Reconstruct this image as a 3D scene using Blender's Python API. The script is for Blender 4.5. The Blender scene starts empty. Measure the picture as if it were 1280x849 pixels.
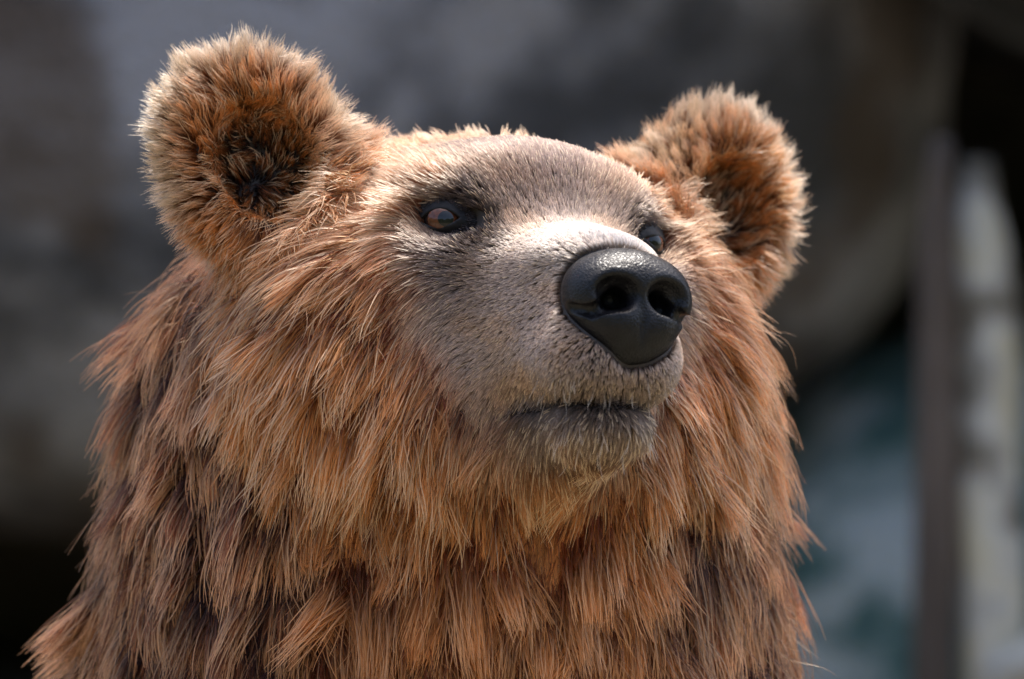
import bpy, math, random
import numpy as np
from mathutils import kdtree, Vector, Matrix

# ------------------------------------------------------------------ camera, sky, sun, exposure
sc = bpy.context.scene
S = 2000.0                 # sculpting units (photo pixels at the bear) per metre
CAMH = 1.30                # camera height
DIST = 6.0
FUR = True

cam_d = bpy.data.cameras.new('camera')
cam = bpy.data.objects.new('camera', cam_d)
sc.collection.objects.link(cam)
cam.location = (0, -DIST, CAMH)
cam.rotation_euler = (math.radians(90), 0, 0)
cam_d.sensor_width = 36.0
cam_d.lens = 36.0 * DIST / 0.64
cam_d.clip_start = 0.1
cam_d.clip_end = 2000
cam_d.dof.use_dof = True
cam_d.dof.focus_distance = DIST - 0.045
cam_d.dof.aperture_fstop = 5.4
sc.camera = cam

SUN_EL = math.radians(70)
SUN_AZ = math.radians(28)   # measured from +Y (behind the bear) towards +X
sun_vec = Vector((math.sin(SUN_AZ) * math.cos(SUN_EL), math.cos(SUN_AZ) * math.cos(SUN_EL), math.sin(SUN_EL)))
world = bpy.data.worlds.new('World')
sc.world = world
world.use_nodes = True
wn = world.node_tree
sky = wn.nodes.new('ShaderNodeTexSky')
sky.sky_type = 'NISHITA'
sky.sun_disc = False
sky.sun_elevation = SUN_EL
sky.sun_rotation = SUN_AZ
sky.dust_density = 4.0
sky.ozone_density = 0.4
bg = wn.nodes['Background']
wn.links.new(sky.outputs[0], bg.inputs[0])
bg.inputs[1].default_value = 0.15
sun_d = bpy.data.lights.new('sun', 'SUN')
sun_d.energy = 2.4
sun_d.angle = math.radians(0.5)
sun_d.color = (1.0, 0.95, 0.88)
sun = bpy.data.objects.new('sun', sun_d)
sc.collection.objects.link(sun)
sun.location = (2, 3, 6)
sun.rotation_euler = sun_vec.to_track_quat('Z', 'Y').to_euler()

sc.view_settings.view_transform = 'Standard'
sc.view_settings.look = 'None'
sc.view_settings.gamma = 1.0
sc.view_settings.use_curve_mapping = False
sc.view_settings.exposure = 1.75
sc.cycles.use_denoising = True
sc.cycles.denoising_prefilter = 'ACCURATE'
sc.cycles.max_bounces = 6
sc.cycles.transmission_bounces = 5
sc.cycles.glossy_bounces = 3
sc.cycles.diffuse_bounces = 3
sc.cycles.caustics_reflective = False
sc.cycles.caustics_refractive = False

# ------------------------------------------------------------------ small helpers
rng = np.random.default_rng(7)


def lin(r, g, b):
    def f(c):
        c /= 255.0
        return c / 12.92 if c <= 0.04045 else ((c + 0.055) / 1.055) ** 2.4
    return (f(r), f(g), f(b))


def link(o, parent=None):
    sc.collection.objects.link(o)
    if parent is not None:
        o.parent = parent
        o.matrix_parent_inverse = parent.matrix_world.inverted()
    return o


def mesh_obj(name, V, F, mat, parent=None, smooth=True):
    me = bpy.data.meshes.new(name)
    me.from_pydata([tuple(v) for v in V], [], [tuple(f) for f in F])
    me.update()
    if smooth:
        me.polygons.foreach_set('use_smooth', [True] * len(me.polygons))
    me.materials.append(mat)
    return link(bpy.data.objects.new(name, me), parent)


def empty(name, loc):
    o = bpy.data.objects.new(name, None)
    o.location = loc
    sc.collection.objects.link(o)
    bpy.context.view_layer.update()
    return o


class NT:
    """tiny helper to build a material's node tree"""
    def __init__(self, name):
        self.mat = bpy.data.materials.new(name)
        self.mat.use_nodes = True
        self.t = self.mat.node_tree
        self.p = self.t.nodes.get('Principled BSDF')
        self.out = self.t.nodes.get('Material Output')

    def n(self, kind, **kw):
        nd = self.t.nodes.new('ShaderNode' + kind)
        for k, v in kw.items():
            if k.startswith('i_'):
                key = k[2:]
                key = int(key) if key.isdigit() else key.replace('_', ' ')
                nd.inputs[key].default_value = v
            else:
                setattr(nd, k, v)
        return nd

    def l(self, a, b):
        self.t.links.new(a, b)

    def ramp(self, fac, stops, interp='LINEAR'):
        r = self.n('ValToRGB')
        r.color_ramp.interpolation = interp
        els = r.color_ramp.elements
        while len(els) < len(stops):
            els.new(0.5)
        for e, (p, c) in zip(els, stops):
            e.position = p
            e.color = (*c, 1)
        self.l(fac, r.inputs[0])
        return r.outputs[0]


def fourier(P, scale, seed, n=24):
    """smooth random field about -1..1 over points P (N,3); scale = feature size"""
    r = np.random.default_rng(seed)
    k = r.normal(size=(n, 3))
    k /= np.linalg.norm(k, axis=1, keepdims=True)
    k *= (2 * np.pi / scale) * r.uniform(0.6, 1.4, size=(n, 1))
    ph = r.uniform(0, 2 * np.pi, n)
    out = np.zeros(len(P))
    for i in range(n):
        out += np.sin(P @ k[i] + ph[i])
    return out / math.sqrt(n / 2) * 0.5


def nrm(v):
    return v / np.maximum(np.linalg.norm(v, axis=-1, keepdims=True), 1e-9)


def smooth(a, b, x):
    t = np.clip((x - a) / (b - a), 0, 1)
    return t * t * (3 - 2 * t)


# ------------------------------------------------------------------ signed distance sculpting
def sd_ell(p, c, r):
    q = p - np.array(c)
    r = np.array(r, float)
    k0 = np.sqrt(((q / r) ** 2).sum(-1))
    k1 = np.sqrt(((q / (r * r)) ** 2).sum(-1))
    return k0 * (k0 - 1) / np.maximum(k1, 1e-9)


def sd_cone(p, a, b, ra, rb):
    a = np.array(a, float)
    b = np.array(b, float)
    ab = b - a
    h = np.clip(((p - a) @ ab) / (ab @ ab), 0, 1)
    return np.linalg.norm(p - a - h[..., None] * ab, axis=-1) - (ra + (rb - ra) * h)


def smin(a, b, k):
    h = np.clip(0.5 + 0.5 * (b - a) / k, 0, 1)
    return b + (a - b) * h - k * h * (1 - h)


def ssub(a, b, k):
    return -smin(-a, b, k)


def surface_nets(f, xs, ys, zs):
    X, Y, Z = np.meshgrid(xs, ys, zs, indexing='ij')
    P = np.stack([X, Y, Z], -1)
    shp = X.shape
    D = np.empty(shp, np.float64)
    for i in range(shp[0]):
        D[i] = f(P[i].reshape(-1, 3)).reshape(shp[1:])
    ins = D < 0
    nx, ny, nz = [s - 1 for s in shp]
    acc = np.zeros((nx, ny, nz, 3))
    cnt = np.zeros((nx, ny, nz))
    faces = []
    edges = []
    for ax in range(3):
        a = [slice(None)] * 3
        b = [slice(None)] * 3
        a[ax] = slice(0, -1)
        b[ax] = slice(1, None)
        a, b = tuple(a), tuple(b)
        cr = ins[a] != ins[b]
        idx = np.argwhere(cr)
        da, db = D[a][cr], D[b][cr]
        t = da / (da - db)
        pt = P[a][cr] + (P[b][cr] - P[a][cr]) * t[:, None]
        o1, o2 = [(1, 2), (2, 0), (0, 1)][ax]
        for s1 in (0, 1):
            for s2 in (0, 1):
                c = idx.copy()
                c[:, o1] -= s1
                c[:, o2] -= s2
                ok = ((c >= 0) & (c < np.array([nx, ny, nz]))).all(1)
                np.add.at(acc, tuple(c[ok].T), pt[ok])
                np.add.at(cnt, tuple(c[ok].T), 1)
        edges.append((ax, o1, o2, idx, ins[a][cr]))
    used = cnt > 0
    vid = -np.ones(cnt.shape, np.int64)
    vid[used] = np.arange(used.sum())
    V = acc[used] / cnt[used][:, None]
    for ax, o1, o2, idx, inside in edges:
        q = []
        ok = np.ones(len(idx), bool)
        cs = []
        for s1, s2 in ((1, 1), (0, 1), (0, 0), (1, 0)):
            c = idx.copy()
            c[:, o1] -= s1
            c[:, o2] -= s2
            ok &= ((c >= 0) & (c < np.array([nx, ny, nz]))).all(1)
            cs.append(c)
        q = np.stack([vid[tuple(c[ok].T)] for c in cs], 1)
        fl = inside[ok]
        q[~fl] = q[~fl][:, ::-1]
        faces.append(q)
    F = np.concatenate(faces)
    return V, F


def grad(f, P, e=1.0):
    g = np.zeros_like(P)
    for a in range(3):
        d = np.zeros(3)
        d[a] = e
        g[:, a] = f(P + d) - f(P - d)
    return nrm(g)


def sculpt(f, xs, ys, zs, iters=2, e=1.0):
    V, F = surface_nets(f, xs, ys, zs)
    for _ in range(iters):
        g = grad(f, V, e)
        d = np.clip(f(V), -4 * e, 4 * e)
        V = V - 0.8 * g * d[:, None]
    return V, F


# ------------------------------------------------------------------ head frame
# picture frame: x right, y up, z towards the camera, origin midway between the eyes
def rot(yaw, pitch, roll):
    cy, sy = math.cos(yaw), math.sin(yaw)
    cp, sp = math.cos(pitch), math.sin(pitch)
    l = np.array([cy, 0, -sy])
    f = np.array([sy * cp, sp, cy * cp])
    u = np.cross(f, l)
    c, s = math.cos(roll), math.sin(roll)
    M = np.array([[c, s, 0], [-s, c, 0], [0, 0, 1]])
    return np.stack([M @ l, M @ u, M @ f], 1)      # columns: head axes


R = rot(math.radians(24), math.radians(8), math.radians(6))
to_pic = lambda q: q @ R.T
to_head = lambda p: p @ R


def to_world(p):
    p = np.asarray(p, float)
    return np.stack([(46 + p[..., 0]) / S, -p[..., 2] / S, CAMH + (139.5 + p[..., 1]) / S], -1)


GROUND = -CAMH * S - 139.5      # picture-frame height of the ground

EAR_C = np.array([328, 92, -196.0])
EAR_N = nrm(np.array([0.32, 0.05, 0.95]))
EAR_U = nrm(np.array([0.42, 0.91, 0.0]))
EAR_U = nrm(EAR_U - EAR_N * (EAR_U @ EAR_N))
EAR_R = np.cross(EAR_U, EAR_N)
EAR_M = np.stack([EAR_R, EAR_U, EAR_N], 1)

EYE_C = np.array([136.0, -6.0, -20.0])
EYE_N = nrm(np.array([0.58, 0.10, 0.82]))


def mirror(q):
    m = q.copy()
    m[:, 0] = np.abs(m[:, 0])
    return m


def d_ear(m):
    e = (m - EAR_C) @ EAR_M
    d = sd_ell(e, (0, 4, -8), (97, 108, 46))
    d = smin(d, sd_ell(e, (-12, -48, -14), (98, 70, 52)), 30)
    d = smin(d, sd_cone(m, (215, -10, -200), tuple(EAR_C - EAR_U * 42 - EAR_N * 14), 115, 74), 40)
    d = ssub(d, sd_ell(e, (-6, -28, 36), (70, 84, 60)), 14)
    return d


def d_face(m):
    """muzzle, forehead, jaw (mirrored head frame)"""
    d = sd_ell(m, (0, -14, -170), (225, 116, 190))                      # cranium
    d = smin(d, sd_ell(m, (0, 32, -72), (138, 78, 104)), 56)          # forehead
    d = smin(d, sd_ell(m, (88, 16, -54), (68, 46, 60)), 46)           # brow
    d = smin(d, sd_ell(m, (118, -75, -60), (95, 95, 95)), 60)         # cheek bone under the eye
    mz = sd_cone(m, (0, -98, -20), (0, -112, 180), 128, 66)           # bridge
    mz = smin(mz, sd_cone(m, (0, -165, 10), (0, -164, 192), 116, 68), 40)
    mz = smin(mz, sd_ell(m, (34, -188, 188), (50, 48, 72)), 30)       # lip lobes
    mz = smin(mz, sd_ell(m, (0, -64, 110), (84, 42, 105)), 24)
    d = smin(d, mz, 48)
    jaw = sd_cone(m, (0, -246, -10), (0, -260, 172), 94, 46)
    jaw = smin(jaw, sd_ell(m, (0, -264, 184), (56, 34, 58)), 20)
    line = -240 + 0.00018 * (m[:, 0] ** 2) * np.where(m[:, 2] > 100, 1, 1) - 0.02 * (m[:, 2] - 200)
    d = smin(d, jaw, 10)
    groove = np.maximum(np.abs(m[:, 1] - line) - (2.6 + 1.6 * smooth(120, 220, m[:, 2])), 40 - m[:, 2])
    d = ssub(d, np.maximum(groove, -(d + 15)), 5)                     # mouth slit
    d = ssub(d, sd_ell(m, (0, -106, 262), (54, 48, 54)), 8)            # seat of the nose
    # socket
    d = ssub(d, sd_ell(m, EYE_C + EYE_N * 38, (50, 32, 32)), 26)
    return d


def d_cheek(m):
    d = sd_ell(m, (160, -138, -148), (166, 172, 150))
    d = smin(d, sd_ell(m, (95, -225, -90), (130, 120, 130)), 70)
    return d


def d_neck(p):
    q = p * np.array([1, 1, 1.18])
    d = sd_cone(q, (-130, -275, -330), (-135, -700, -340), 382, 445)
    t = sd_ell(p, (-130, -1300, -470), (540, 820, 560))
    return smin(d, t, 150)


def d_legs(p):
    m = p - np.array([-130, 0, 0])
    m = m.copy()
    m[:, 0] = np.abs(m[:, 0])
    d = sd_cone(m, (300, -1300, -180), (250, GROUND + 180, 60), 210, 125)
    d = smin(d, sd_ell(m, (250, GROUND + 70, 130), (135, 85, 190)), 60)
    d = smin(d, sd_ell(m, (480, GROUND + 330, -420), (260, 340, 480)), 90)
    d = smin(d, sd_ell(m, (560, GROUND + 80, 60), (140, 95, 240)), 60)
    return d


def d_body(p):
    q = to_head(p)
    m = mirror(q)
    d = smin(d_face(m), d_cheek(m), 45)
    d = smin(d, d_ear(m), 22)
    d = smin(d, d_neck(p), 78)
    low = p[:, 1] < -760
    if low.any():
        dl = smin(d[low], d_legs(p[low]), 110)
        dl = np.maximum(dl, GROUND + 2 - p[low][:, 1])
        d[low] = dl
    return d


# ------------------------------------------------------------------ materials
def skin_mat():
    k = NT('dark_skin')
    nz = k.n('TexNoise', i_Scale=60.0, i_Detail=3.0)
    tc = k.n('TexCoord')
    k.l(tc.outputs['Object'], nz.inputs['Vector'])
    c = k.ramp(nz.outputs['Fac'], [(0.3, (0.018, 0.012, 0.010)), (0.7, (0.035, 0.024, 0.02))])
    k.l(c, k.p.inputs['Base Color'])
    k.p.inputs['Roughness'].default_value = 0.7
    return k.mat


def nose_mat():
    k = NT('nose_leather')
    tc = k.n('TexCoord')
    vo = k.n('TexVoronoi', i_Scale=420.0, feature='DISTANCE_TO_EDGE')
    nz = k.n('TexNoise', i_Scale=150.0, i_Detail=4.0)
    k.l(tc.outputs['Object'], vo.inputs['Vector'])
    k.l(tc.outputs['Object'], nz.inputs['Vector'])
    c = k.ramp(nz.outputs['Fac'], [(0.3, (0.004, 0.0036, 0.0046)), (0.75, (0.009, 0.0084, 0.010))])
    k.l(c, k.p.inputs['Base Color'])
    mr = k.n('MapRange', i_1=0.0, i_2=0.25, i_3=0.0, i_4=1.0)
    k.l(vo.outputs['Distance'], mr.inputs[0])
    b = k.n('Bump', i_Strength=0.26, i_Distance=0.0009)
    k.l(mr.outputs[0], b.inputs['Height'])
    k.l(b.outputs[0], k.p.inputs['Normal'])
    r = k.n('MapRange', i_1=0.3, i_2=0.7, i_3=0.28, i_4=0.42)
    k.l(nz.outputs['Fac'], r.inputs[0])
    k.l(r.outputs[0], k.p.inputs['Roughness'])
    k.p.inputs['Specular IOR Level'].default_value = 0.2
    return k.mat


def lid_mat():
    k = NT('eyelid_skin')
    tc = k.n('TexCoord')
    nz = k.n('TexNoise', i_Scale=300.0, i_Detail=4.0)
    k.l(tc.outputs['Object'], nz.inputs['Vector'])
    c = k.ramp(nz.outputs['Fac'], [(0.3, (0.004, 0.0035, 0.004)), (0.75, (0.016, 0.014, 0.015))])
    k.l(c, k.p.inputs['Base Color'])
    b = k.n('Bump', i_Strength=0.7, i_Distance=0.0008)
    k.l(nz.outputs['Fac'], b.inputs['Height'])
    k.l(b.outputs[0], k.p.inputs['Normal'])
    k.p.inputs['Roughness'].default_value = 0.45
    k.p.inputs['Specular IOR Level'].default_value = 0.14
    return k.mat


def plain(name, col, rough=0.5, coat=0.0):
    k = NT(name)
    tc = k.n('TexCoord')
    nz = k.n('TexNoise', i_Scale=500.0, i_Detail=3.0)
    k.l(tc.outputs['Object'], nz.inputs['Vector'])
    c = k.ramp(nz.outputs['Fac'], [(0.3, tuple(x * 0.6 for x in col)), (0.7, tuple(x * 1.3 for x in col))])
    k.l(c, k.p.inputs['Base Color'])
    k.p.inputs['Roughness'].default_value = rough
    k.p.inputs['Coat Weight'].default_value = coat
    k.p.inputs['Coat Roughness'].default_value = 0.03
    if coat:
        k.p.inputs['Coat IOR'].default_value = 1.4
        k.p.inputs['Specular IOR Level'].default_value = 0.0
    return k.mat


def hair_mat(name, rough=0.34, radial=0.5):
    k = NT(name)
    k.t.nodes.remove(k.p)
    h = k.n('BsdfHairPrincipled', model='CHIANG', parametrization='COLOR')
    a = k.n('Attribute', attribute_name='col_root')
    b = k.n('Attribute', attribute_name='col_tip')
    hi = k.n('HairInfo')
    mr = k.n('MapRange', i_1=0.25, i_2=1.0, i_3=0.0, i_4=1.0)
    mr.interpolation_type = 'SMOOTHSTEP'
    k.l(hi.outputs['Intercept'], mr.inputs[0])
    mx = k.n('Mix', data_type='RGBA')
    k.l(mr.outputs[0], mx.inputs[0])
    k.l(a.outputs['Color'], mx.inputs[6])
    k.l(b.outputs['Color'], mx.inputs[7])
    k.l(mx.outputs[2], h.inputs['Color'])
    h.inputs['Roughness'].default_value = rough
    h.inputs['Radial Roughness'].default_value = radial
    h.inputs['IOR'].default_value = 1.38
    df = k.n('BsdfDiffuse', i_Roughness=0.3)
    k.l(mx.outputs[2], df.inputs['Color'])
    ms = k.n('MixShader', i_Fac=0.45)
    k.l(df.outputs[0], ms.inputs[1])
    k.l(h.outputs[0], ms.inputs[2])
    k.l(ms.outputs[0], k.out.inputs['Surface'])
    return k.mat


# ------------------------------------------------------------------ the setting behind
def rock_mat(name, dark, mid, light, stain, scale=4.0, stain_amt=0.6, offset=(0, 0, 0)):
    k = NT(name)
    tc = k.n('TexCoord')
    n1 = k.n('TexNoise', i_Scale=scale, i_Detail=8.0, i_Roughness=0.6)
    n2 = k.n('TexNoise', i_Scale=scale * 0.7, i_Detail=4.0)
    n3 = k.n('TexNoise', i_Scale=scale * 12, i_Detail=6.0)
    mp = k.n('Mapping')
    mp.inputs['Location'].default_value = (3.1, 1.7, 5.3)
    mo = k.n('Mapping')
    mo.inputs['Location'].default_value = offset
    k.l(tc.outputs['Object'], mo.inputs['Vector'])
    k.l(mo.outputs[0], n1.inputs['Vector'])
    k.l(tc.outputs['Object'], mp.inputs['Vector'])
    k.l(mp.outputs[0], n2.inputs['Vector'])
    k.l(tc.outputs['Object'], n3.inputs['Vector'])
    c = k.ramp(n1.outputs['Fac'], [(0.42, dark), (0.5, mid), (0.58, light)])
    s = k.ramp(n2.outputs['Fac'], [(0.52, (0, 0, 0)), (0.60, (stain_amt,) * 3)])
    mx = k.n('Mix', data_type='RGBA')
    k.l(s, mx.inputs[0])
    k.l(c, mx.inputs[6])
    mx.inputs[7].default_value = (*stain, 1)
    k.l(mx.outputs[2], k.p.inputs['Base Color'])
    b = k.n('Bump', i_Strength=0.8, i_Distance=0.02)
    k.l(n3.outputs['Fac'], b.inputs['Height'])
    k.l(b.outputs[0], k.p.inputs['Normal'])
    k.p.inputs['Roughness'].default_value = 0.85
    return k.mat


def rock(name, lo, hi, step, amp, feat, seed, mat, parent=None, ridge=0.5):
    """a closed block with a broken, weathered surface"""
    lo, hi = np.array(lo, float), np.array(hi, float)
    n = np.maximum(np.ceil((hi - lo) / step).astype(int), 2)
    ax = [np.linspace(lo[a], hi[a], n[a] + 1) for a in range(3)]
    V, F, index = [], [], {}

    def vid(i, j, k):
        key = (i, j, k)
        if key not in index:
            index[key] = len(V)
            V.append((ax[0][i], ax[1][j], ax[2][k]))
        return index[key]
    for a in range(3):
        b, c = (a + 1) % 3, (a + 2) % 3
        for side in (0, n[a]):
            for i in range(n[b]):
                for j in range(n[c]):
                    q = []
                    for (u, v) in ((0, 0), (1, 0), (1, 1), (0, 1)):
                        t = [0, 0, 0]
                        t[a], t[b], t[c] = side, i + u, j + v
                        q.append(vid(*t))
                    F.append(q if side else q[::-1])
    V = np.array(V)
    ctr, half = (lo + hi) / 2, (hi - lo) / 2
    # round the edges, then break the faces up
    rr = min(half) * 0.55
    inner = np.clip(V, lo + rr, hi - rr)
    dv = V - inner
    V = inner + nrm(dv) * np.minimum(np.linalg.norm(dv, axis=1), rr)[:, None]
    out = nrm((V - ctr) / half)
    h = np.zeros(len(V))
    a_, f_ = 1.0, feat
    for o in range(4):
        w = fourier(V, f_, seed + o)
        h += a_ * (ridge * (0.5 - np.abs(w)) * 1.6 + (1 - ridge) * w)
        a_ *= 0.52
        f_ *= 0.48
    V = V + out * (h * amp)[:, None]
    return mesh_obj(name, V, F, mat, parent)


def build_setting():
    # ground, to the horizon
    k = NT('earth')
    tc = k.n('TexCoord')
    n1 = k.n('TexNoise', i_Scale=0.8, i_Detail=8.0)
    k.l(tc.outputs['Object'], n1.inputs['Vector'])
    c = k.ramp(n1.outputs['Fac'], [(0.35, (0.10, 0.085, 0.06)), (0.5, (0.19, 0.16, 0.115)), (0.68, (0.10, 0.12, 0.05))])
    sx_ = k.n('SeparateXYZ')
    k.l(tc.outputs['Object'], sx_.inputs[0])
    hz = k.n('MapRange', i_1=0.15, i_2=1.2, i_3=0.0, i_4=1.0)
    k.l(sx_.outputs['Z'], hz.inputs[0])
    n4 = k.n('TexNoise', i_Scale=1.3, i_Detail=9.0)
    k.l(tc.outputs['Object'], n4.inputs['Vector'])
    gr = k.ramp(n4.outputs['Fac'], [(0.35, (0.02, 0.03, 0.012)), (0.65, (0.06, 0.075, 0.03))])
    mg = k.n('Mix', data_type='RGBA')
    k.l(hz.outputs[0], mg.inputs[0])
    k.l(c, mg.inputs[6])
    k.l(gr, mg.inputs[7])
    k.l(mg.outputs[2], k.p.inputs['Base Color'])
    k.p.inputs['Roughness'].default_value = 0.95
    g = [-800, -200, -60] + list(np.linspace(-30, -9.5, 22)) + list(np.linspace(-9, 9, 55)) + list(np.linspace(9.5, 30, 22)) + [60, 200, 800]
    V = [(x, y, 0) for x in g for y in g]
    V = np.array(V, float)
    near = np.exp(-(V[:, 0] ** 2 + V[:, 1] ** 2) / 150.0)
    V[:, 2] = fourier(V, 2.5, 31) * 0.03 * near - 0.03 * near
    dist = np.hypot(V[:, 0], V[:, 1])
    ahead = smooth(-0.25, 0.2, -V[:, 1] / np.maximum(dist, 0.1))
    V[:, 2] += ahead * smooth(9, 21, dist) * (8.5 + 1.8 * fourier(V, 9.0, 37)) * smooth(900, 60, dist)  # unseen bank behind the camera, added to cut front sky and warm the fill
    n = len(g)
    F = [(i * n + j, (i + 1) * n + j, (i + 1) * n + j + 1, i * n + j + 1) for i in range(n - 1) for j in range(n - 1)]
    o = mesh_obj('ground', V, F, k.mat)
    o['kind'] = 'structure'

    grey = rock_mat('grey_rock', (0.05, 0.05, 0.06), (0.13, 0.129, 0.152), (0.28, 0.275, 0.315), (0.075, 0.05, 0.035), 5.5, 0.75)
    dark = rock_mat('shade_dark_rock', (0.02, 0.018, 0.016), (0.045, 0.039, 0.034), (0.08, 0.07, 0.06), (0.05, 0.034, 0.02), 4.0)  # darkness of the shaded hollow put into the rock colour
    brown = rock_mat('brown_rock', (0.016, 0.014, 0.014), (0.036, 0.032, 0.033), (0.10, 0.095, 0.10), (0.02, 0.014, 0.009), 4.0)
    teal = rock_mat('algae_stone', (0.04, 0.095, 0.105), (0.075, 0.145, 0.158), (0.38, 0.43, 0.48), (0.03, 0.10, 0.09), 7.0, 0.4, (0.37, 0.9, 0.22))

    o = rock('rock_face', (-5.0, 2.85, 1.12), (0.42, 4.6, 4.6), 0.11, 0.05, 0.55, 11, grey)
    o['kind'] = 'structure'
    o = rock('rock_face', (-5.2, 4.3, -0.3), (6.0, 5.6, 4.2), 0.22, 0.08, 0.9, 21, dark)
    o['kind'] = 'structure'

    def thing(o, label, cat, group=None):
        o['label'] = label
        o['category'] = cat
        if group:
            o['group'] = group
        return o
    thing(rock('overhanging_boulder', (0.15, 2.2, 1.56), (3.2, 4.5, 3.6), 0.11, 0.05, 0.5, 33, brown),
          'dark brown boulder overhanging the gap above the timber posts', 'boulder')
    thing(rock('boulder', (0.16, 3.05, 0.0), (2.6, 4.1, 1.30), 0.08, 0.025, 0.35, 41, teal),
          'blue-green stained boulder under the dark gap beside the brown post', 'boulder')
    thing(rock('boulder', (-4.2, 3.3, -0.2), (-0.05, 4.4, 0.96), 0.11, 0.04, 0.5, 47, dark),
          'boulder coloured as the dark shade beneath the grey rock face', 'boulder')

    def post(name, x, y, r, h, mat, seed, label, knots):
        e = empty(name, (x, y, 0))
        ns, nr = 40, 18
        V, F = [], []
        for i in range(ns + 1):
            z = h * i / ns
            for j in range(nr):
                a = 2 * math.pi * j / nr
                V.append((math.cos(a), math.sin(a), z))
        V = np.array(V)
        rr = r * (1 + 0.13 * fourier(V * np.array([1.5, 1.5, 5]), 2.0, seed) + 0.08 * fourier(V * np.array([1, 1, 8]), 1.6, seed + 1))
        rr = rr * (1 - 0.55 * smooth(h * 0.93, h, V[:, 2]))
        W = np.stack([V[:, 0] * rr + x + 0.02 * np.sin(V[:, 2] * 1.7 + seed), V[:, 1] * rr + y, V[:, 2] - 0.02], 1)
        for i in range(ns):
            for j in range(nr):
                F.append((i * nr + j, i * nr + (j + 1) % nr, (i + 1) * nr + (j + 1) % nr, (i + 1) * nr + j))
        F.append(tuple(range(ns * nr, ns * nr + nr)))
        mesh_obj('trunk', W, F, mat, e)
        for (z, a) in knots:
            m = 10
            ring = []
            c0 = np.array([x + math.cos(a) * r * 0.8 + 0.02 * math.sin(z * 1.7 + seed), y + math.sin(a) * r * 0.8, z])
            dirv = np.array([math.cos(a), math.sin(a), 0.5])
            s1 = np.array([-math.sin(a), math.cos(a), 0])
            s2 = np.cross(dirv, s1)
            for q, rad in ((0, 0.028), (0.03, 0.02), (0.05, 0.017)):
                for j in range(m):
                    t = 2 * math.pi * j / m
                    ring.append(c0 + dirv * q + (s1 * math.cos(t) + s2 * math.sin(t)) * rad)
            KF = [(b * m + j, b * m + (j + 1) % m, (b + 1) * m + (j + 1) % m, (b + 1) * m + j) for b in range(2) for j in range(m)]
            KF.append(tuple(range(2 * m, 3 * m)))
            mesh_obj('branch_stub', ring, KF, mat, e)
        return thing(e, label, 'post')

    def bark(name, a, b, c, lit_lichen=None):
        k = NT(name)
        tc = k.n('TexCoord')
        mp = k.n('Mapping')
        mp.inputs['Scale'].default_value = (9, 9, 2.2)
        n1 = k.n('TexNoise', i_Scale=1.6, i_Detail=7.0)
        n2 = k.n('TexNoise', i_Scale=9.0, i_Detail=5.0)
        k.l(tc.outputs['Object'], mp.inputs['Vector'])
        k.l(mp.outputs[0], n1.inputs['Vector'])
        k.l(mp.outputs[0], n2.inputs['Vector'])
        col = k.ramp(n1.outputs['Fac'], [(0.36, a), (0.5, b), (0.66, c)])
        if lit_lichen:  # pale lichen low down; overhang shadow put into the colour as darker top
            sz = k.n('SeparateXYZ')
            k.l(tc.outputs['Object'], sz.inputs[0])
            n5 = k.n('TexNoise', i_Scale=11.0, i_Detail=5.0)
            k.l(tc.outputs['Object'], n5.inputs['Vector'])
            ad = k.n('Math', operation='MULTIPLY_ADD', i_1=0.30, i_2=0.0)
            k.l(n5.outputs['Fac'], ad.inputs[0])
            k.l(sz.outputs['Z'], ad.inputs[2])
            lw = k.n('MapRange', i_1=1.66, i_2=1.56, i_3=0.0, i_4=1.0)
            k.l(ad.outputs[0], lw.inputs[0])
            n6 = k.n('TexNoise', i_Scale=14.0, i_Detail=6.0)
            k.l(tc.outputs['Object'], n6.inputs['Vector'])
            lc = k.ramp(n6.outputs['Fac'], lit_lichen)
            ml = k.n('Mix', data_type='RGBA')
            k.l(lw.outputs[0], ml.inputs[0])
            k.l(col, ml.inputs[6])
            k.l(lc, ml.inputs[7])
            col = ml.outputs[2]
        k.l(col, k.p.inputs['Base Color'])
        bp = k.n('Bump', i_Strength=0.9, i_Distance=0.01)
        k.l(n2.outputs['Fac'], bp.inputs['Height'])
        k.l(bp.outputs[0], k.p.inputs['Normal'])
        k.p.inputs['Roughness'].default_value = 0.9
        return k.mat
    bm = bark('brown_bark', (0.05, 0.036, 0.03), (0.09, 0.068, 0.058), (0.14, 0.11, 0.095))
    pm = bark('pale_bark', (0.04, 0.033, 0.028), (0.07, 0.056, 0.048), (0.11, 0.09, 0.08),
              [(0.38, (0.14, 0.12, 0.095)), (0.5, (0.46, 0.44, 0.42)), (0.6, (0.48, 0.43, 0.33))])
    Y = 2.5
    PH = 1.5
    sx = lambda px, y=Y: (px - 640) / (S * DIST / (DIST + y))
    post('timber_post', sx(1196), Y, 0.019, PH, bm, 3, 'slim brown bark post standing beside the pale post', [(0.8, -2.9)])
    post('timber_post', sx(1250), Y + 0.03, 0.029, PH - 0.02, pm, 8, 'pale weathered post with yellowish patches beside the brown post', [(1.0, -0.9)])


# ------------------------------------------------------------------ the bear
def axis(parts):
    """parts: list of (start, stop, step)"""
    out = []
    for a, b, s in parts:
        out += list(np.linspace(a, b, max(2, int(round((b - a) / s)) + 1)))[:-1]
    out.append(parts[-1][1])
    return np.array(out)


FUR_RNG = np.random.default_rng(23)
LIDS = []


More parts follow.
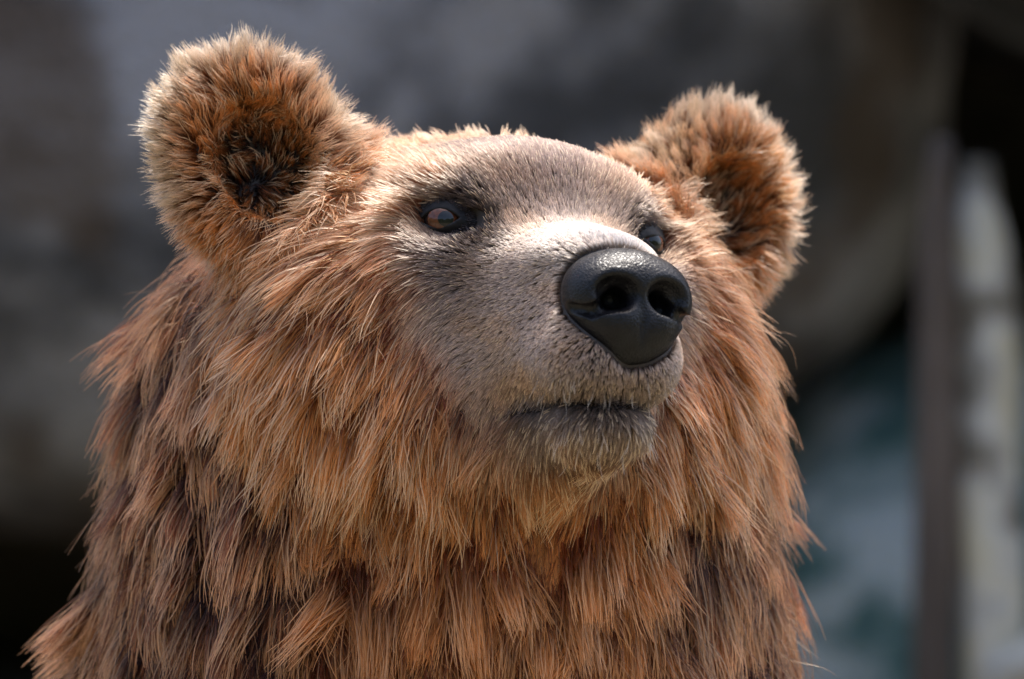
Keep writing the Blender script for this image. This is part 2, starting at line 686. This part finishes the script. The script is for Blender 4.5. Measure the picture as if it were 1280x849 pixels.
def build_bear():
    bx = float(to_world(np.array([-130, 0, -400]))[0])
    by = float(to_world(np.array([-130, 0, -400]))[1])
    bear = empty('brown_bear', (bx, by, 0))
    bear['label'] = 'brown bear with golden shaggy fur, head raised, gazing past the camera'
    bear['category'] = 'bear'

    xs = axis([(-1000, -600, 25), (-600, 430, 6), (430, 800, 25)])
    ys = axis([(GROUND - 30, -900, 30), (-900, -620, 14), (-620, 260, 6)])
    zs = axis([(-1150, -420, 25), (-420, 320, 6), (320, 420, 25)])
    V, F = sculpt(d_body, xs, ys, zs, 2, 2.0)
    body = mesh_obj('body', to_world(V), F, MAT['skin'], bear)

    # nose -------------------------------------------------------------
    global d_nose, NC, NM, NS
    NC = np.array([4.0, -121.0, 236.0])
    NS = np.array([0.94, 0.95, 1.0])
    tilt = math.radians(6)
    NM = np.array([[1, 0, 0], [0, math.cos(tilt), math.sin(tilt)], [0, -math.sin(tilt), math.cos(tilt)]])  # columns axes

    def d_nose(p):
        m = p.copy()
        m[:, 0] = np.abs(m[:, 0])
        d = sd_ell(m, (0, 24, -12), (82, 52, 62))
        d = smin(d, sd_ell(m, (40, 4, 2), (46, 44, 44)), 22)            # alar wings
        d = smin(d, sd_ell(m, (0, -32, 2), (64, 46, 44)), 18)           # lower pad
        d = smin(d, sd_ell(m, (26, -30, 16), (32, 30, 32)), 10)         # lower lobes
        d = smin(d, sd_cone(m, (-14, -50, 2), (14, -58, -4), 28, 26), 20)
        # nostril: bowl, hole, and a slit that curls outwards
        d = ssub(d, sd_ell(m, (38, 5, 50), (31, 22, 27)), 10)
        d = ssub(d, sd_cone(m, (33, -2, 46), (26, 4, 2), 17.5, 13), 6)
        d = ssub(d, sd_cone(m, (46, -9, 44), (40, -4, 12), 13, 9), 6)
        d = ssub(d, sd_cone(m, (46, -11, 40), (66, -20, 27), 11, 9), 5)
        d = ssub(d, sd_cone(m, (66, -20, 27), (84, -12, 2), 8.5, 7), 4)
        # philtrum
        d = ssub(d, sd_cone(m, (0, -10, 52), (0, -92, 36), 2.5, 3.5), 7)
        return d
    g = lambda a, b: np.arange(a, b, 2.0)
    NV, NF = sculpt(d_nose, g(-110, 110), g(-125, 95), g(-80, 70), 2, 0.8)
    mesh_obj('nose', to_world(to_pic((NV * NS) @ NM.T + NC)), NF, MAT['nose'], bear)

    # eyes -------------------------------------------------------------
    def uv_sphere(c, r, nseg=40, nring=24):
        V, F = [], []
        for i in range(nring + 1):
            th = math.pi * i / nring
            for j in range(nseg):
                a = 2 * math.pi * j / nseg
                V.append((math.sin(th) * math.cos(a), math.sin(th) * math.sin(a), math.cos(th)))
        for i in range(nring):
            for j in range(nseg):
                F.append((i * nseg + j, (i + 1) * nseg + j, (i + 1) * nseg + (j + 1) % nseg, i * nseg + (j + 1) % nseg))
        return np.array(V) * r + np.array(c), F

    def cap(r, half, rim=0.0, n=28, rings=6):
        """a round cap about +z of a sphere of radius r"""
        V, F = [(0, 0, r)], []
        for i in range(1, rings + 1):
            t = half * i / rings
            for j in range(n):
                a = 2 * math.pi * j / n
                V.append((r * math.sin(t) * math.cos(a), r * math.sin(t) * math.sin(a), r * math.cos(t)))
        for j in range(n):
            F.append((0, 1 + j, 1 + (j + 1) % n))
        for i in range(rings - 1):
            for j in range(n):
                b = 1 + i * n
                F.append((b + j, b + n + j, b + n + (j + 1) % n, b + (j + 1) % n))
        return np.array(V), F

    for side in (-1, 1):
        c = EYE_C * np.array([side, 1, 1])
        nv = EYE_N * np.array([side, 1, 1])
        up = np.array([0.0, 1, 0])
        ax = nrm(np.cross(up, nv))
        up = np.cross(nv, ax)
        sl = math.radians(-6 * side)                    # slit dips towards the nose
        ax, up = ax * math.cos(sl) + up * math.sin(sl), up * math.cos(sl) - ax * math.sin(sl)
        M = np.stack([ax, up, nv], 1)
        # gaze: forwards in the head frame
        gz = nrm(np.array([0.24 * side, 0.08, 1.0]))
        gx = nrm(np.cross(np.array([0, 1.0, 0]), gz))
        gy = np.cross(gz, gx)
        G = np.stack([gx, gy, gz], 1)
        SV, SF = uv_sphere((0, 0, 0), 25)
        ctr = c + nv * 4.8
        eye = mesh_obj('eye', to_world(to_pic(SV @ G.T + ctr)), SF, MAT['sclera'], bear)
        CV, CF = cap(25.35, 0.98)
        mesh_obj('iris', to_world(to_pic(CV @ G.T + ctr)), CF, MAT['iris'], eye)
        CV, CF = cap(25.6, 0.40)
        mesh_obj('pupil', to_world(to_pic(CV @ G.T + ctr)), CF, MAT['pupil'], eye)

        def d_lid(p):
            x, y, z = p[:, 0], p[:, 1], p[:, 2]
            d = sd_ell(p, (0, 1, 2), (38, 29, 28))
            d = smin(d, sd_ell(p, (-side * 36, -5, -3), (26, 12, 16)), 14)    # inner corner
            d = smin(d, sd_ell(p, (0, 21, 8), (36, 9, 14)), 8)              # upper fold
            b = 1 - np.abs(x / 25.0) ** 2.3
            upc = (11.5 if side < 0 else 5.5) * b - 0.5
            loc = (-10.0 if side < 0 else -7.5) * b + 0.5
            slit = np.maximum(np.maximum(y - upc, loc - y), -z)
            d = ssub(d, slit, 4)
            return d
        h = lambda a, b: np.arange(a, b, 1.6)
        LV, LF = sculpt(d_lid, h(-90, 90), h(-48, 48), h(-40, 46), 2, 0.6)
        LP = to_pic(LV @ M.T + c)
        mesh_obj('eyelid', to_world(LP), LF, MAT['lid'], eye)
        LIDS.append((LP, LF, to_pic(c[None])[0], to_pic(M.T)))
    return bear, V, F


MAT = {'skin': skin_mat(), 'nose': nose_mat(), 'lid': lid_mat(),
       'sclera': plain('eye_white_dark', (0.02, 0.012, 0.010), 0.3, 1.0),
       'iris': plain('iris_brown', (0.085, 0.026, 0.011), 0.3, 1.0),
       'pupil': plain('pupil_black', (0.004, 0.004, 0.004), 0.1, 1.0)}
build_setting()
bear, BV, BF = build_bear()

# ------------------------------------------------------------------ fur
def tri_roots(V, F, n, keep):
    """n random points on the quads F that satisfy keep(centre, normal)"""
    T = np.concatenate([F[:, [0, 1, 2]], F[:, [0, 2, 3]]])
    a, b, c = V[T[:, 0]], V[T[:, 1]], V[T[:, 2]]
    cr = np.cross(b - a, c - a)
    ar = np.linalg.norm(cr, axis=1) * 0.5
    ctr = (a + b + c) / 3
    w = ar * keep(ctr, nrm(cr))
    tot = w.sum()
    i = FUR_RNG.choice(len(T), size=n, p=w / tot)
    u, v = FUR_RNG.random(n), FUR_RNG.random(n)
    fl = u + v > 1
    u[fl], v[fl] = 1 - u[fl], 1 - v[fl]
    return a[i] + (b - a)[i] * u[:, None] + (c - a)[i] * v[:, None], tot


def nearest(points, centres):
    kd = kdtree.KDTree(len(centres))
    for i, p in enumerate(centres):
        kd.insert(p, i)
    kd.balance()
    f = kd.find
    return np.array([f(p)[1] for p in points.tolist()])


HW_Y = [-360, -320, -285, -215, -155, -74, 4, 80, 108, 160]
HW_X = [0, 36, 96, 136, 162, 188, 170, 130, 112, 90]
DOWN = np.array([0.0, -1.0, 0.0])


def zone_info(P):
    q = to_head(P)
    m = mirror(q)
    dh = smin(d_face(m), d_cheek(m), 45)
    de = d_ear(m)
    dn = d_neck(P)
    earw = smooth(14, -6, de - np.minimum(dh, dn))
    e = (m - EAR_C) @ EAR_M
    er = np.hypot(e[:, 0], e[:, 1])
    earw = earw * smooth(165, 125, np.linalg.norm(e, axis=1))
    headw = smooth(45, -35, dh - dn)
    headw = np.maximum(headw, smooth(-70, 30, P[:, 1]))
    hw = np.interp(q[:, 1], HW_Y, HW_X)
    shortw = smooth(34, -40 - 20 * smooth(-120, -220, q[:, 1]), m[:, 0] + 16 * fourier(q, 90, 5) - hw) * smooth(-200, -140, q[:, 2])
    return q, m, e, er, earw, headw, shortw


C = lambda *a: np.array(lin(*a))


def mixc(a, b, w):
    return a + (b - a) * w[:, None]


def fur_params(P, N):
    q, m, e, er, earw, headw, shortw = zone_info(P)
    n = len(P)
    x, y, z = q[:, 0], q[:, 1], q[:, 2]
    ones = np.ones(n)
    # ---- direction of growth
    c0 = to_pic(np.array([[0, -95, 90.0]]))[0]
    rad = nrm(P - c0)
    g = smooth(70, -230, y) * 1.5 + 0.12
    Dl = rad + DOWN * g[:, None]
    back = to_pic(np.array([[0, 0, -1.0]]))[0]
    outx = to_pic(np.stack([np.sign(x), 0 * x, 0 * x], 1))
    Ds = back * 1.0 + 0.55 * rad + DOWN * (smooth(-20, -120, y) * 0.75)[:, None]
    top = smooth(-60, 30, y)
    Ds = Ds + to_pic(np.array([[0, 1.0, 0]]))[0] * (0.35 * top)[:, None] + outx * (0.25 * top * smooth(10, 90, m[:, 0]))[:, None]
    chin = smooth(-225, -262, y) * shortw
    Ds = Ds + DOWN * (1.1 * chin)[:, None]
    Dn = DOWN * 1.0 + 0.22 * nrm((P - np.array([-120, 0, -300])) * np.array([1, 0, 1]))
    D = Dn + (Dl - Dn) * headw[:, None]
    D = D + (Ds - D) * shortw[:, None]
    wob = np.stack([fourier(P, 70, s) for s in (51, 52, 53)], 1)
    D = nrm(D) + wob * (0.20 * (1 - 0.5 * shortw))[:, None]
    D = D - N * (D * N).sum(1, keepdims=True)
    D = nrm(D)
    crown = smooth(60, 120, y) * smooth(-60, -130, z)
    lift = 0.42 - 0.10 * headw + (0.30 - 0.12 * headw) * fourier(P, 40, 61) + 0.10 * crown
    lift = lift + (0.25 - lift) * shortw
    lift = np.clip(lift, 0.12, 0.8)
    dir0 = nrm(D + N * lift[:, None])
    dir1 = nrm(D + N * (lift * 0.35)[:, None] + DOWN * (0.75 * (1 - shortw) * smooth(110, -60, y))[:, None])
    # ears: hair fans out of the rim
    sgn = np.sign(x)
    er2 = np.hypot(e[:, 0], e[:, 1] + 48)
    radial = (e[:, :1] * EAR_R + (e[:, 1:2] + 48) * EAR_U) / np.maximum(er2, 20)[:, None]
    enrm = np.tile(EAR_N, (n, 1))
    radial[:, 0] *= sgn
    enrm[:, 0] *= sgn
    radial, enrm = to_pic(radial), to_pic(enrm)
    cup = smooth(88, 30, np.hypot(e[:, 0], e[:, 1] + 22)) * smooth(-6, 10, (N * enrm).sum(1) * 20) * earw
    Ed0 = nrm(N * 0.75 + radial * 0.75 + wob * 0.3)
    Ed1 = nrm(N * 0.25 + radial * 1.0 + wob * 0.45 + DOWN * 0.1)
    Ec0 = nrm(N * 0.6 + enrm * 0.5 + radial * 0.3 + wob * 0.7)
    Ec1 = nrm(enrm * 0.4 + radial * 0.6 + wob * 0.9)
    Ed0 = Ed0 + (Ec0 - Ed0) * cup[:, None]
    Ed1 = Ed1 + (Ec1 - Ed1) * cup[:, None]
    dir0 = nrm(dir0 + (Ed0 - dir0) * earw[:, None])
    dir1 = nrm(dir1 + (Ed1 - dir1) * earw[:, None])
    # ---- length
    dn = np.linalg.norm(q - np.array([0, -124, 236]), axis=1)
    hwq = np.interp(y, HW_Y, HW_X)
    Ls = 10 + 14 * smooth(70, 330, dn) + 20 * smooth(-70, 20, m[:, 0] - hwq) + 10 * chin + 12 * smooth(-250, -310, y)
    Ll = 72 + 50 * smooth(60, -200, y) - 30 * crown
    Ln = 128 * ones
    L = Ln + (Ll - Ln) * headw
    L = L + (Ls - L) * shortw ** 0.8
    Le = 45 - 17 * cup
    L = L + (Le - L) * earw
    # ---- colour
    f1, f2, f3 = fourier(P, 160, 71), fourier(P, 60, 72), fourier(P, 28, 73)
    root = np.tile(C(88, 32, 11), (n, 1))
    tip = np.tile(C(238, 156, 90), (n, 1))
    # head: paler, pinker brow with sunlight put into the colour, redder down the cheek
    hi = smooth(-120, 60, y) * smooth(335, 235, m[:, 0])
    root = mixc(root, C(160, 86, 46), hi)
    tip = mixc(tip, C(253, 208, 164), hi)
    # neck
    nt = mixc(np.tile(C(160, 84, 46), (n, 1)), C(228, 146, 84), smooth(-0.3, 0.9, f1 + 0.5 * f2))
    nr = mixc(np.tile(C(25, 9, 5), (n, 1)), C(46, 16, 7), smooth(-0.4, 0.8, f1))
    chest = np.exp(-(((P[:, 0] + 70) / 250) ** 2)) * smooth(-200, -300, P[:, 1])
    nt = mixc(nt, C(238, 156, 88), chest)
    nr = mixc(nr, C(98, 42, 16), chest)
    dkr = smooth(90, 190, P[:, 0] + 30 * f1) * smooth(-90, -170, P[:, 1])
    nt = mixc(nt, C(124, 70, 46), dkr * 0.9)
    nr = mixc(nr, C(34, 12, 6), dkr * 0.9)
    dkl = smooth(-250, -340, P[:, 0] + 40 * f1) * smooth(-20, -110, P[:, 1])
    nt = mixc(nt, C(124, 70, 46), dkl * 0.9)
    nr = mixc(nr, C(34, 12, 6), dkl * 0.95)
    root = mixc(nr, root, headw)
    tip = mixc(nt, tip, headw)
    # short face
    sr = np.tile(C(70, 54, 48), (n, 1))
    st = np.tile(C(184, 157, 140), (n, 1))
    brown = smooth(0.0, 0.8, f2) * 0.5
    sr = mixc(sr, C(100, 70, 50), brown)
    st = mixc(st, C(196, 156, 122), brown)
    fore = smooth(5, 60, y)
    sr = mixc(sr, C(62, 46, 40), fore)
    st = mixc(st, C(150, 122, 108), fore)
    brow = np.exp(-(((m[:, 0] - 85) / 50) ** 2 + ((y - 55) / 26) ** 2))
    sr = mixc(sr, C(60, 42, 34), brow * 0.8)
    st = mixc(st, C(140, 104, 80), brow * 0.8)
    ridge = np.exp(-((m[:, 0] / 78) ** 2)) * smooth(90, 160, z) * smooth(-110, -60, y)  # paler bridge hair, with the sunlit patch also put into its colour
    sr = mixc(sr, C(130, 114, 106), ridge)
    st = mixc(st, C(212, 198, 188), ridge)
    ec = (m - EYE_C)
    under = np.exp(-(((ec[:, 0] - 18) / 60) ** 2 + ((ec[:, 1] + 52) / 55) ** 2))
    sr = mixc(sr, C(44, 36, 36), under * 0.95)
    st = mixc(st, C(104, 88, 85), under * 0.9)
    er_ = np.sqrt((ec[:, 0] / 62) ** 2 + ((ec[:, 1] - 2) / 52) ** 2)
    eyew = smooth(1.2, 0.6, er_ + 0.1 * f3)
    sr = mixc(sr, C(34, 28, 28), eyew)
    st = mixc(st, C(84, 70, 66), eyew)
    lip = smooth(-175, -250, y) * smooth(20, 120, z)
    sr = mixc(sr, C(40, 30, 26), lip * 0.9)
    st = mixc(st, C(128, 104, 88), lip * 0.85)
    gum = np.exp(-(((y + 244) / 16) ** 2)) * smooth(40, 90, z)
    sr = mixc(sr, C(26, 21, 20), gum)
    st = mixc(st, C(60, 50, 46), gum * 0.8)
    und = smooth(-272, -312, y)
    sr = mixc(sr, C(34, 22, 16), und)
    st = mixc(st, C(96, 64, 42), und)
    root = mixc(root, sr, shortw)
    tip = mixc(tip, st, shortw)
    # ear
    rimw = smooth(60, 105, er) * smooth(-75, -15, e[:, 1])  # pale rim tips, their backlight also put into the colour
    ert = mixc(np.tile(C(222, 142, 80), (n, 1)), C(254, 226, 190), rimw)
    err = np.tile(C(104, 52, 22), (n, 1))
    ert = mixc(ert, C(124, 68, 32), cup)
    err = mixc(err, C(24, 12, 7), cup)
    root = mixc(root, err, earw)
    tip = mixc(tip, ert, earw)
    # strand to strand
    j = np.exp(FUR_RNG.normal(0, 0.40, (n, 1)) * (1 - 0.4 * shortw[:, None]) + 0.14 * f3[:, None])
    tip = tip * j
    root = root * np.exp(FUR_RNG.normal(0, 0.2, (n, 1)))
    guard = FUR_RNG.random(n) < 0.15 * (1 - shortw * 0.6)
    gcol = mixc(np.tile(C(238, 176, 122), (n, 1)), C(253, 218, 176), np.maximum(headw, np.maximum(earw, shortw)))
    tip[guard] = tip[guard] * 0.35 + gcol[guard] * 0.7
    L = L * np.where(guard, FUR_RNG.uniform(1.0, 1.3, n), FUR_RNG.uniform(0.42, 1.12, n))
    tip = tip * np.minimum(1.0, 0.86 / tip.max(1, keepdims=True))
    return dict(dir0=dir0, dir1=dir1, L=L, root=np.clip(root, 0.004, 0.9), tip=np.clip(tip, 0.004, 0.9),
                short=shortw, ear=earw, cup=cup, guard=guard, eyew=eyew * shortw, q=q, m=m)


def curves_obj(name, pts, rad, root, tip, mat, parent, label=None):
    n, k = pts.shape[:2]
    cv = bpy.data.hair_curves.new(name)
    cv.add_curves([k] * n)
    cv.attributes['position'].data.foreach_set('vector', to_world(pts).astype(np.float32).ravel())
    ra = cv.attributes.get('radius') or cv.attributes.new('radius', 'FLOAT', 'POINT')
    ra.data.foreach_set('value', (rad / S).astype(np.float32).ravel())
    for nm, c in (('col_root', root), ('col_tip', tip)):
        at = cv.attributes.new(nm, 'FLOAT_COLOR', 'CURVE')
        at.data.foreach_set('color', np.concatenate([c, np.ones((n, 1))], 1).astype(np.float32).ravel())
    cv.materials.append(mat)
    o = link(bpy.data.objects.new(name, cv), parent)
    o['kind'] = 'stuff'
    if label:
        o['label'] = label
    return o


def pick_clumps(P, pr, spacing):
    n = len(P)
    cw = pr.get('cw', np.ones(n))
    nc = min(max(8, int(clump_area / spacing ** 2)), n)
    ci = FUR_RNG.choice(n, nc, replace=False, p=cw / cw.sum())
    return ci[nearest(P, P[ci])]


def lock_variation(P, pr, spacing, amt):
    """each lock of hair gets its own length, lean and tone"""
    n = len(P)
    near = pick_clumps(P, pr, spacing)
    pr['L'] = pr['L'] * FUR_RNG.uniform(1 - 0.22 * amt, 1 + 0.22 * amt, n)[near]
    v = FUR_RNG.normal(size=(n, 3))[near]
    pr['dir0'] = nrm(pr['dir0'] + 0.10 * amt * v)
    pr['dir1'] = nrm(pr['dir1'] + 0.20 * amt * v)
    tone = np.exp(0.2 * amt * FUR_RNG.normal(size=(n, 1)))[near]
    tp = pr['tip'] * tone
    pr['tip'] = np.clip(tp * np.minimum(1.0, 0.88 / tp.max(1, keepdims=True)), 0.004, 0.9)
    pr['root'] = pr['root'] * tone
    pr['near'] = near


def grow(P, N, pr, k, wave, clumps, push=True):
    n = len(P)
    t = np.linspace(0, 1, k)
    L = pr['L']
    pts = np.zeros((n, k, 3))
    pts[:, 0] = P - N * 2.0
    step = L / (k - 1)
    ph = FUR_RNG.uniform(0, 6.28, (n, 3))
    fr = FUR_RNG.uniform(4, 9, (n, 1))
    jit = FUR_RNG.normal(0, 0.10, (n, 3))
    for i in range(1, k):
        w = t[i] ** 0.9
        d = pr['dir0'] * (1 - w) + pr['dir1'] * w + jit
        d = nrm(d + wave * np.sin(ph + fr * t[i]))
        pts[:, i] = pts[:, i - 1] + d * step[:, None]
    for spacing, strength, power in clumps:
        near = pr['near'] if spacing is None else pick_clumps(P, pr, spacing)
        s = strength * pr.get('cs', 1.0) * FUR_RNG.uniform(0.6, 1.1, n)
        s = np.clip(s, 0, 0.97) * np.where(pr['guard'], 0.45, 1.0)
        wt = (s[:, None] * t[None, :] ** power)[:, :, None]
        target = pts[near]
        # keep own length along the clump
        ratio = np.clip(L / L[near], 0.5, 1.25)
        tt = target[:, :1] + (target - target[:, :1]) * ratio[:, None, None]
        pts = pts + (tt - pts) * wt
    if push:
        for i in range(1, k):
            d = d_body(pts[:, i])
            need = np.clip(3.0 + 6 * t[i] - d, 0, 60)
            pts[:, i:] += (N * need[:, None])[:, None, :] * 0.8
    return pts


clump_area = 1.0


def build_fur():
    global clump_area
    hm = hair_mat('fur_hair')
    hs = hair_mat('short_fur_hair', 0.42, 0.6)

    def vis(c, nn):
        return ((c[:, 1] > -700) & (c[:, 2] > -470) & (nn[:, 2] > -0.72)).astype(float)

    # ---------------- short face hair
    def kf(c, nn):
        q, m, e, er, earw, headw, sh = zone_info(c)
        return vis(c, nn) * sh * (1 - earw)
    P, area = tri_roots(BV, BF, 130000, kf)
    N = grad(d_body, P, 2.0)
    pr = fur_params(P, N)
    m = pr['m']
    # leave the nose, the eyelids and the lip edge bare
    nd = np.sqrt((m[:, 0] / 80) ** 2 + ((m[:, 1] + 124) / 80) ** 2 + ((m[:, 2] - 250) / 60) ** 2)
    ec = m - EYE_C
    ed = np.sqrt((ec[:, 0] / 40) ** 2 + (ec[:, 1] / 25) ** 2)
    dno = d_nose(((pr['q'] - NC) @ NM) / NS)
    lipedge = (np.abs(m[:, 1] + 240 - 0.00018 * m[:, 0] ** 2 + 0.02 * (m[:, 2] - 200)) < 8) & (m[:, 2] > 60) & (FUR_RNG.random(len(m)) < 0.8)
    keep = ~lipedge & (dno > 1.5) & (ed > 1.0) & (pr['short'] > 0.12)
    P, N = P[keep], N[keep]
    pr = {k_: v[keep] for k_, v in pr.items()}
    pr['L'] *= 1 - 0.45 * pr['eyew']
    clump_area = area
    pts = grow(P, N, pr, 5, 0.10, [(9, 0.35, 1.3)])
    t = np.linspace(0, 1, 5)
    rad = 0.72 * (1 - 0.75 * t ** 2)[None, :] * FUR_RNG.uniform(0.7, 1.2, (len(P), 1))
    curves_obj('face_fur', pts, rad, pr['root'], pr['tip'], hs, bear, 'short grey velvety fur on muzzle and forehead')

    # ---------------- fine dark hair on the eyelids
    LPs, LNs, LD = [], [], []
    for (LP, LF, lc, lax) in LIDS:
        v = (LP - lc) @ lax.T
        n_lid = 1500
        Tn = np.cross(LP[LF[:, 1]] - LP[LF[:, 0]], LP[LF[:, 2]] - LP[LF[:, 0]])
        ctr = LP[LF].mean(1)
        lv = (ctr - lc) @ lax.T
        rim = np.hypot(lv[:, 0] / 27, lv[:, 1] / 15)
        ok = (rim > 1.12) & ((nrm(Tn) * lax[2]).sum(1) > 0.1)
        ii = FUR_RNG.choice(np.flatnonzero(ok), n_lid)
        LPs.append(ctr[ii] + FUR_RNG.normal(0, 0.5, (n_lid, 3)))
        LNs.append(nrm(Tn[ii]))
        LD.append(nrm(lv[ii, :1] * lax[0] + lv[ii, 1:2] * lax[1]))
    P, N, D = np.concatenate(LPs), np.concatenate(LNs), np.concatenate(LD)
    n = len(P)
    prl = dict(dir0=nrm(D + 0.5 * N), dir1=nrm(D + 0.1 * N + 0.2 * DOWN), L=FUR_RNG.uniform(4, 10, n), guard=np.zeros(n, bool))
    pts = grow(P, N, prl, 4, 0.08, [], push=False)
    rad = 0.55 * (1 - 0.7 * np.linspace(0, 1, 4) ** 2)[None, :] * np.ones((n, 1))
    jj = np.exp(FUR_RNG.normal(0, 0.4, (n, 1)))
    curves_obj('eyelid_fur', pts, rad, np.tile(C(24, 19, 19), (n, 1)) * jj, np.tile(C(66, 55, 55), (n, 1)) * jj, hs, bear,
               'fine dark hair round the eyes')

    # ---------------- ears
    def ke(c, nn):
        q, m, e, er, earw, headw, sh = zone_info(c)
        s_ = np.sign(q[:, :1])
        en = to_pic(np.concatenate([s_ * EAR_N[0], 0 * s_ + EAR_N[1], 0 * s_ + EAR_N[2]], 1))
        cupw = smooth(78, 40, np.hypot(e[:, 0], e[:, 1] + 26)) * smooth(0, 0.4, (nn * en).sum(1))
        return vis(c, nn) * earw * (1 - 0.35 * cupw)
    P, area = tri_roots(BV, BF, 50000, ke)
    N = grad(d_body, P, 2.0)
    pr = fur_params(P, N)
    clump_area = area
    lock_variation(P, pr, 13, 0.6)
    pts = grow(P, N, pr, 7, 0.22, [(7, 0.5, 1.2), (None, 0.75, 1.3)])
    t = np.linspace(0, 1, 7)
    rad = 0.72 * (1 - 0.85 * t ** 1.6)[None, :] * FUR_RNG.uniform(0.7, 1.2, (len(P), 1))
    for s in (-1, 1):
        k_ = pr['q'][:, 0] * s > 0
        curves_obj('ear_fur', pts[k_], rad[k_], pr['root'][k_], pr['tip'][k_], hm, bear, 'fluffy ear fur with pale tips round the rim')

    # ---------------- long fur of head, neck and chest
    def kl(c, nn):
        q, m, e, er, earw, headw, sh = zone_info(c)
        return vis(c, nn) * np.clip(1 - 1.2 * sh, 0, 1) * (1 - earw)
    P, area = tri_roots(BV, BF, 200000, kl)
    N = grad(d_body, P, 2.0)
    pr = fur_params(P, N)
    clump_area = area
    hwz = zone_info(P)[5]
    pr['cs'] = 1.3 - 0.5 * hwz
    pr['cw'] = (0.5 + 1.9 * hwz) * np.exp(1.1 * fourier(P, 110, 91))
    lock_variation(P, pr, 28, 1.0)
    pts = grow(P, N, pr, 9, 0.14, [(8, 0.5, 1.1), (None, 0.6, 1.3)])
    t = np.linspace(0, 1, 9)
    rad = 0.92 * (1 - 0.85 * t ** 1.8)[None, :] * FUR_RNG.uniform(0.65, 1.2, (len(P), 1)) * np.where(pr['guard'], 1.2, 1.0)[:, None]
    cut = pr['q'][:, 1] * 0
    z = zone_info(P)
    head = z[5] > 0.5
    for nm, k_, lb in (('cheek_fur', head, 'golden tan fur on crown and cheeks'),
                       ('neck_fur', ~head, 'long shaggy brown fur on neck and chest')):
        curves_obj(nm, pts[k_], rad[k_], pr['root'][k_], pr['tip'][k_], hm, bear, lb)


    # ---------------- loose wisps standing off the coat
    def kw(c, nn):
        q, m, e, er, earw, headw, sh = zone_info(c)
        return vis(c, nn) * np.clip(1 - 1.3 * sh, 0, 1) * (1 - 0.6 * earw)
    P, area = tri_roots(BV, BF, 6500, kw)
    N = grad(d_body, P, 2.0)
    pr = fur_params(P, N)
    rv = FUR_RNG.normal(size=(len(P), 3))
    pr['dir0'] = nrm(pr['dir0'] + 0.35 * N + 0.15 * rv)
    pr['dir1'] = nrm(pr['dir1'] + 0.2 * N + 0.35 * rv + 0.3 * DOWN)
    pr['L'] = np.minimum(pr['L'] * FUR_RNG.uniform(0.7, 1.1, len(P)), 135)
    pr['tip'] = pr['tip'] * 0.8
    clump_area = area
    pts = grow(P, N, pr, 10, 0.34, [(40, 0.55, 1.1)])
    t = np.linspace(0, 1, 10)
    rad = 0.45 * (1 - 0.8 * t ** 1.8)[None, :] * FUR_RNG.uniform(0.6, 1.1, (len(P), 1))
    curves_obj('loose_wisps', pts, rad, pr['root'], pr['tip'], hm, bear, 'thin loose hairs standing off the coat')

    # ---------------- whiskers on lips and chin
    n = 150
    side = FUR_RNG.choice([-1.0, 1.0], n)
    up = FUR_RNG.random(n) < 0.5
    q = np.stack([side * FUR_RNG.uniform(8, 84, n), np.where(up, FUR_RNG.uniform(-232, -196, n), FUR_RNG.uniform(-292, -256, n)),
                  FUR_RNG.uniform(150, 250, n)], 1)
    P = to_pic(q)
    for _ in range(6):
        gN = grad(d_body, P, 2.0)
        P = P - gN * d_body(P)[:, None] * 0.9
    N = grad(d_body, P, 2.0)
    pr = fur_params(P, N)
    pr['dir0'] = nrm(N * 0.6 + DOWN * 0.7 + 0.2 * FUR_RNG.normal(size=(n, 3)))
    pr['dir1'] = nrm(N * 0.25 + DOWN * 1.0 + 0.3 * FUR_RNG.normal(size=(n, 3)))
    pr['L'] = FUR_RNG.uniform(18, 46, n)
    pts = grow(P, N, pr, 7, 0.08, [], push=False)
    rad = 0.6 * (1 - 0.8 * np.linspace(0, 1, 7) ** 1.5)[None, :] * np.ones((n, 1))
    curves_obj('whiskers', pts, rad, np.tile(C(120, 100, 88), (n, 1)), np.tile(C(225, 205, 185), (n, 1)), hs, bear,
               'short pale whiskers on lips and chin')


if FUR:
    build_fur()
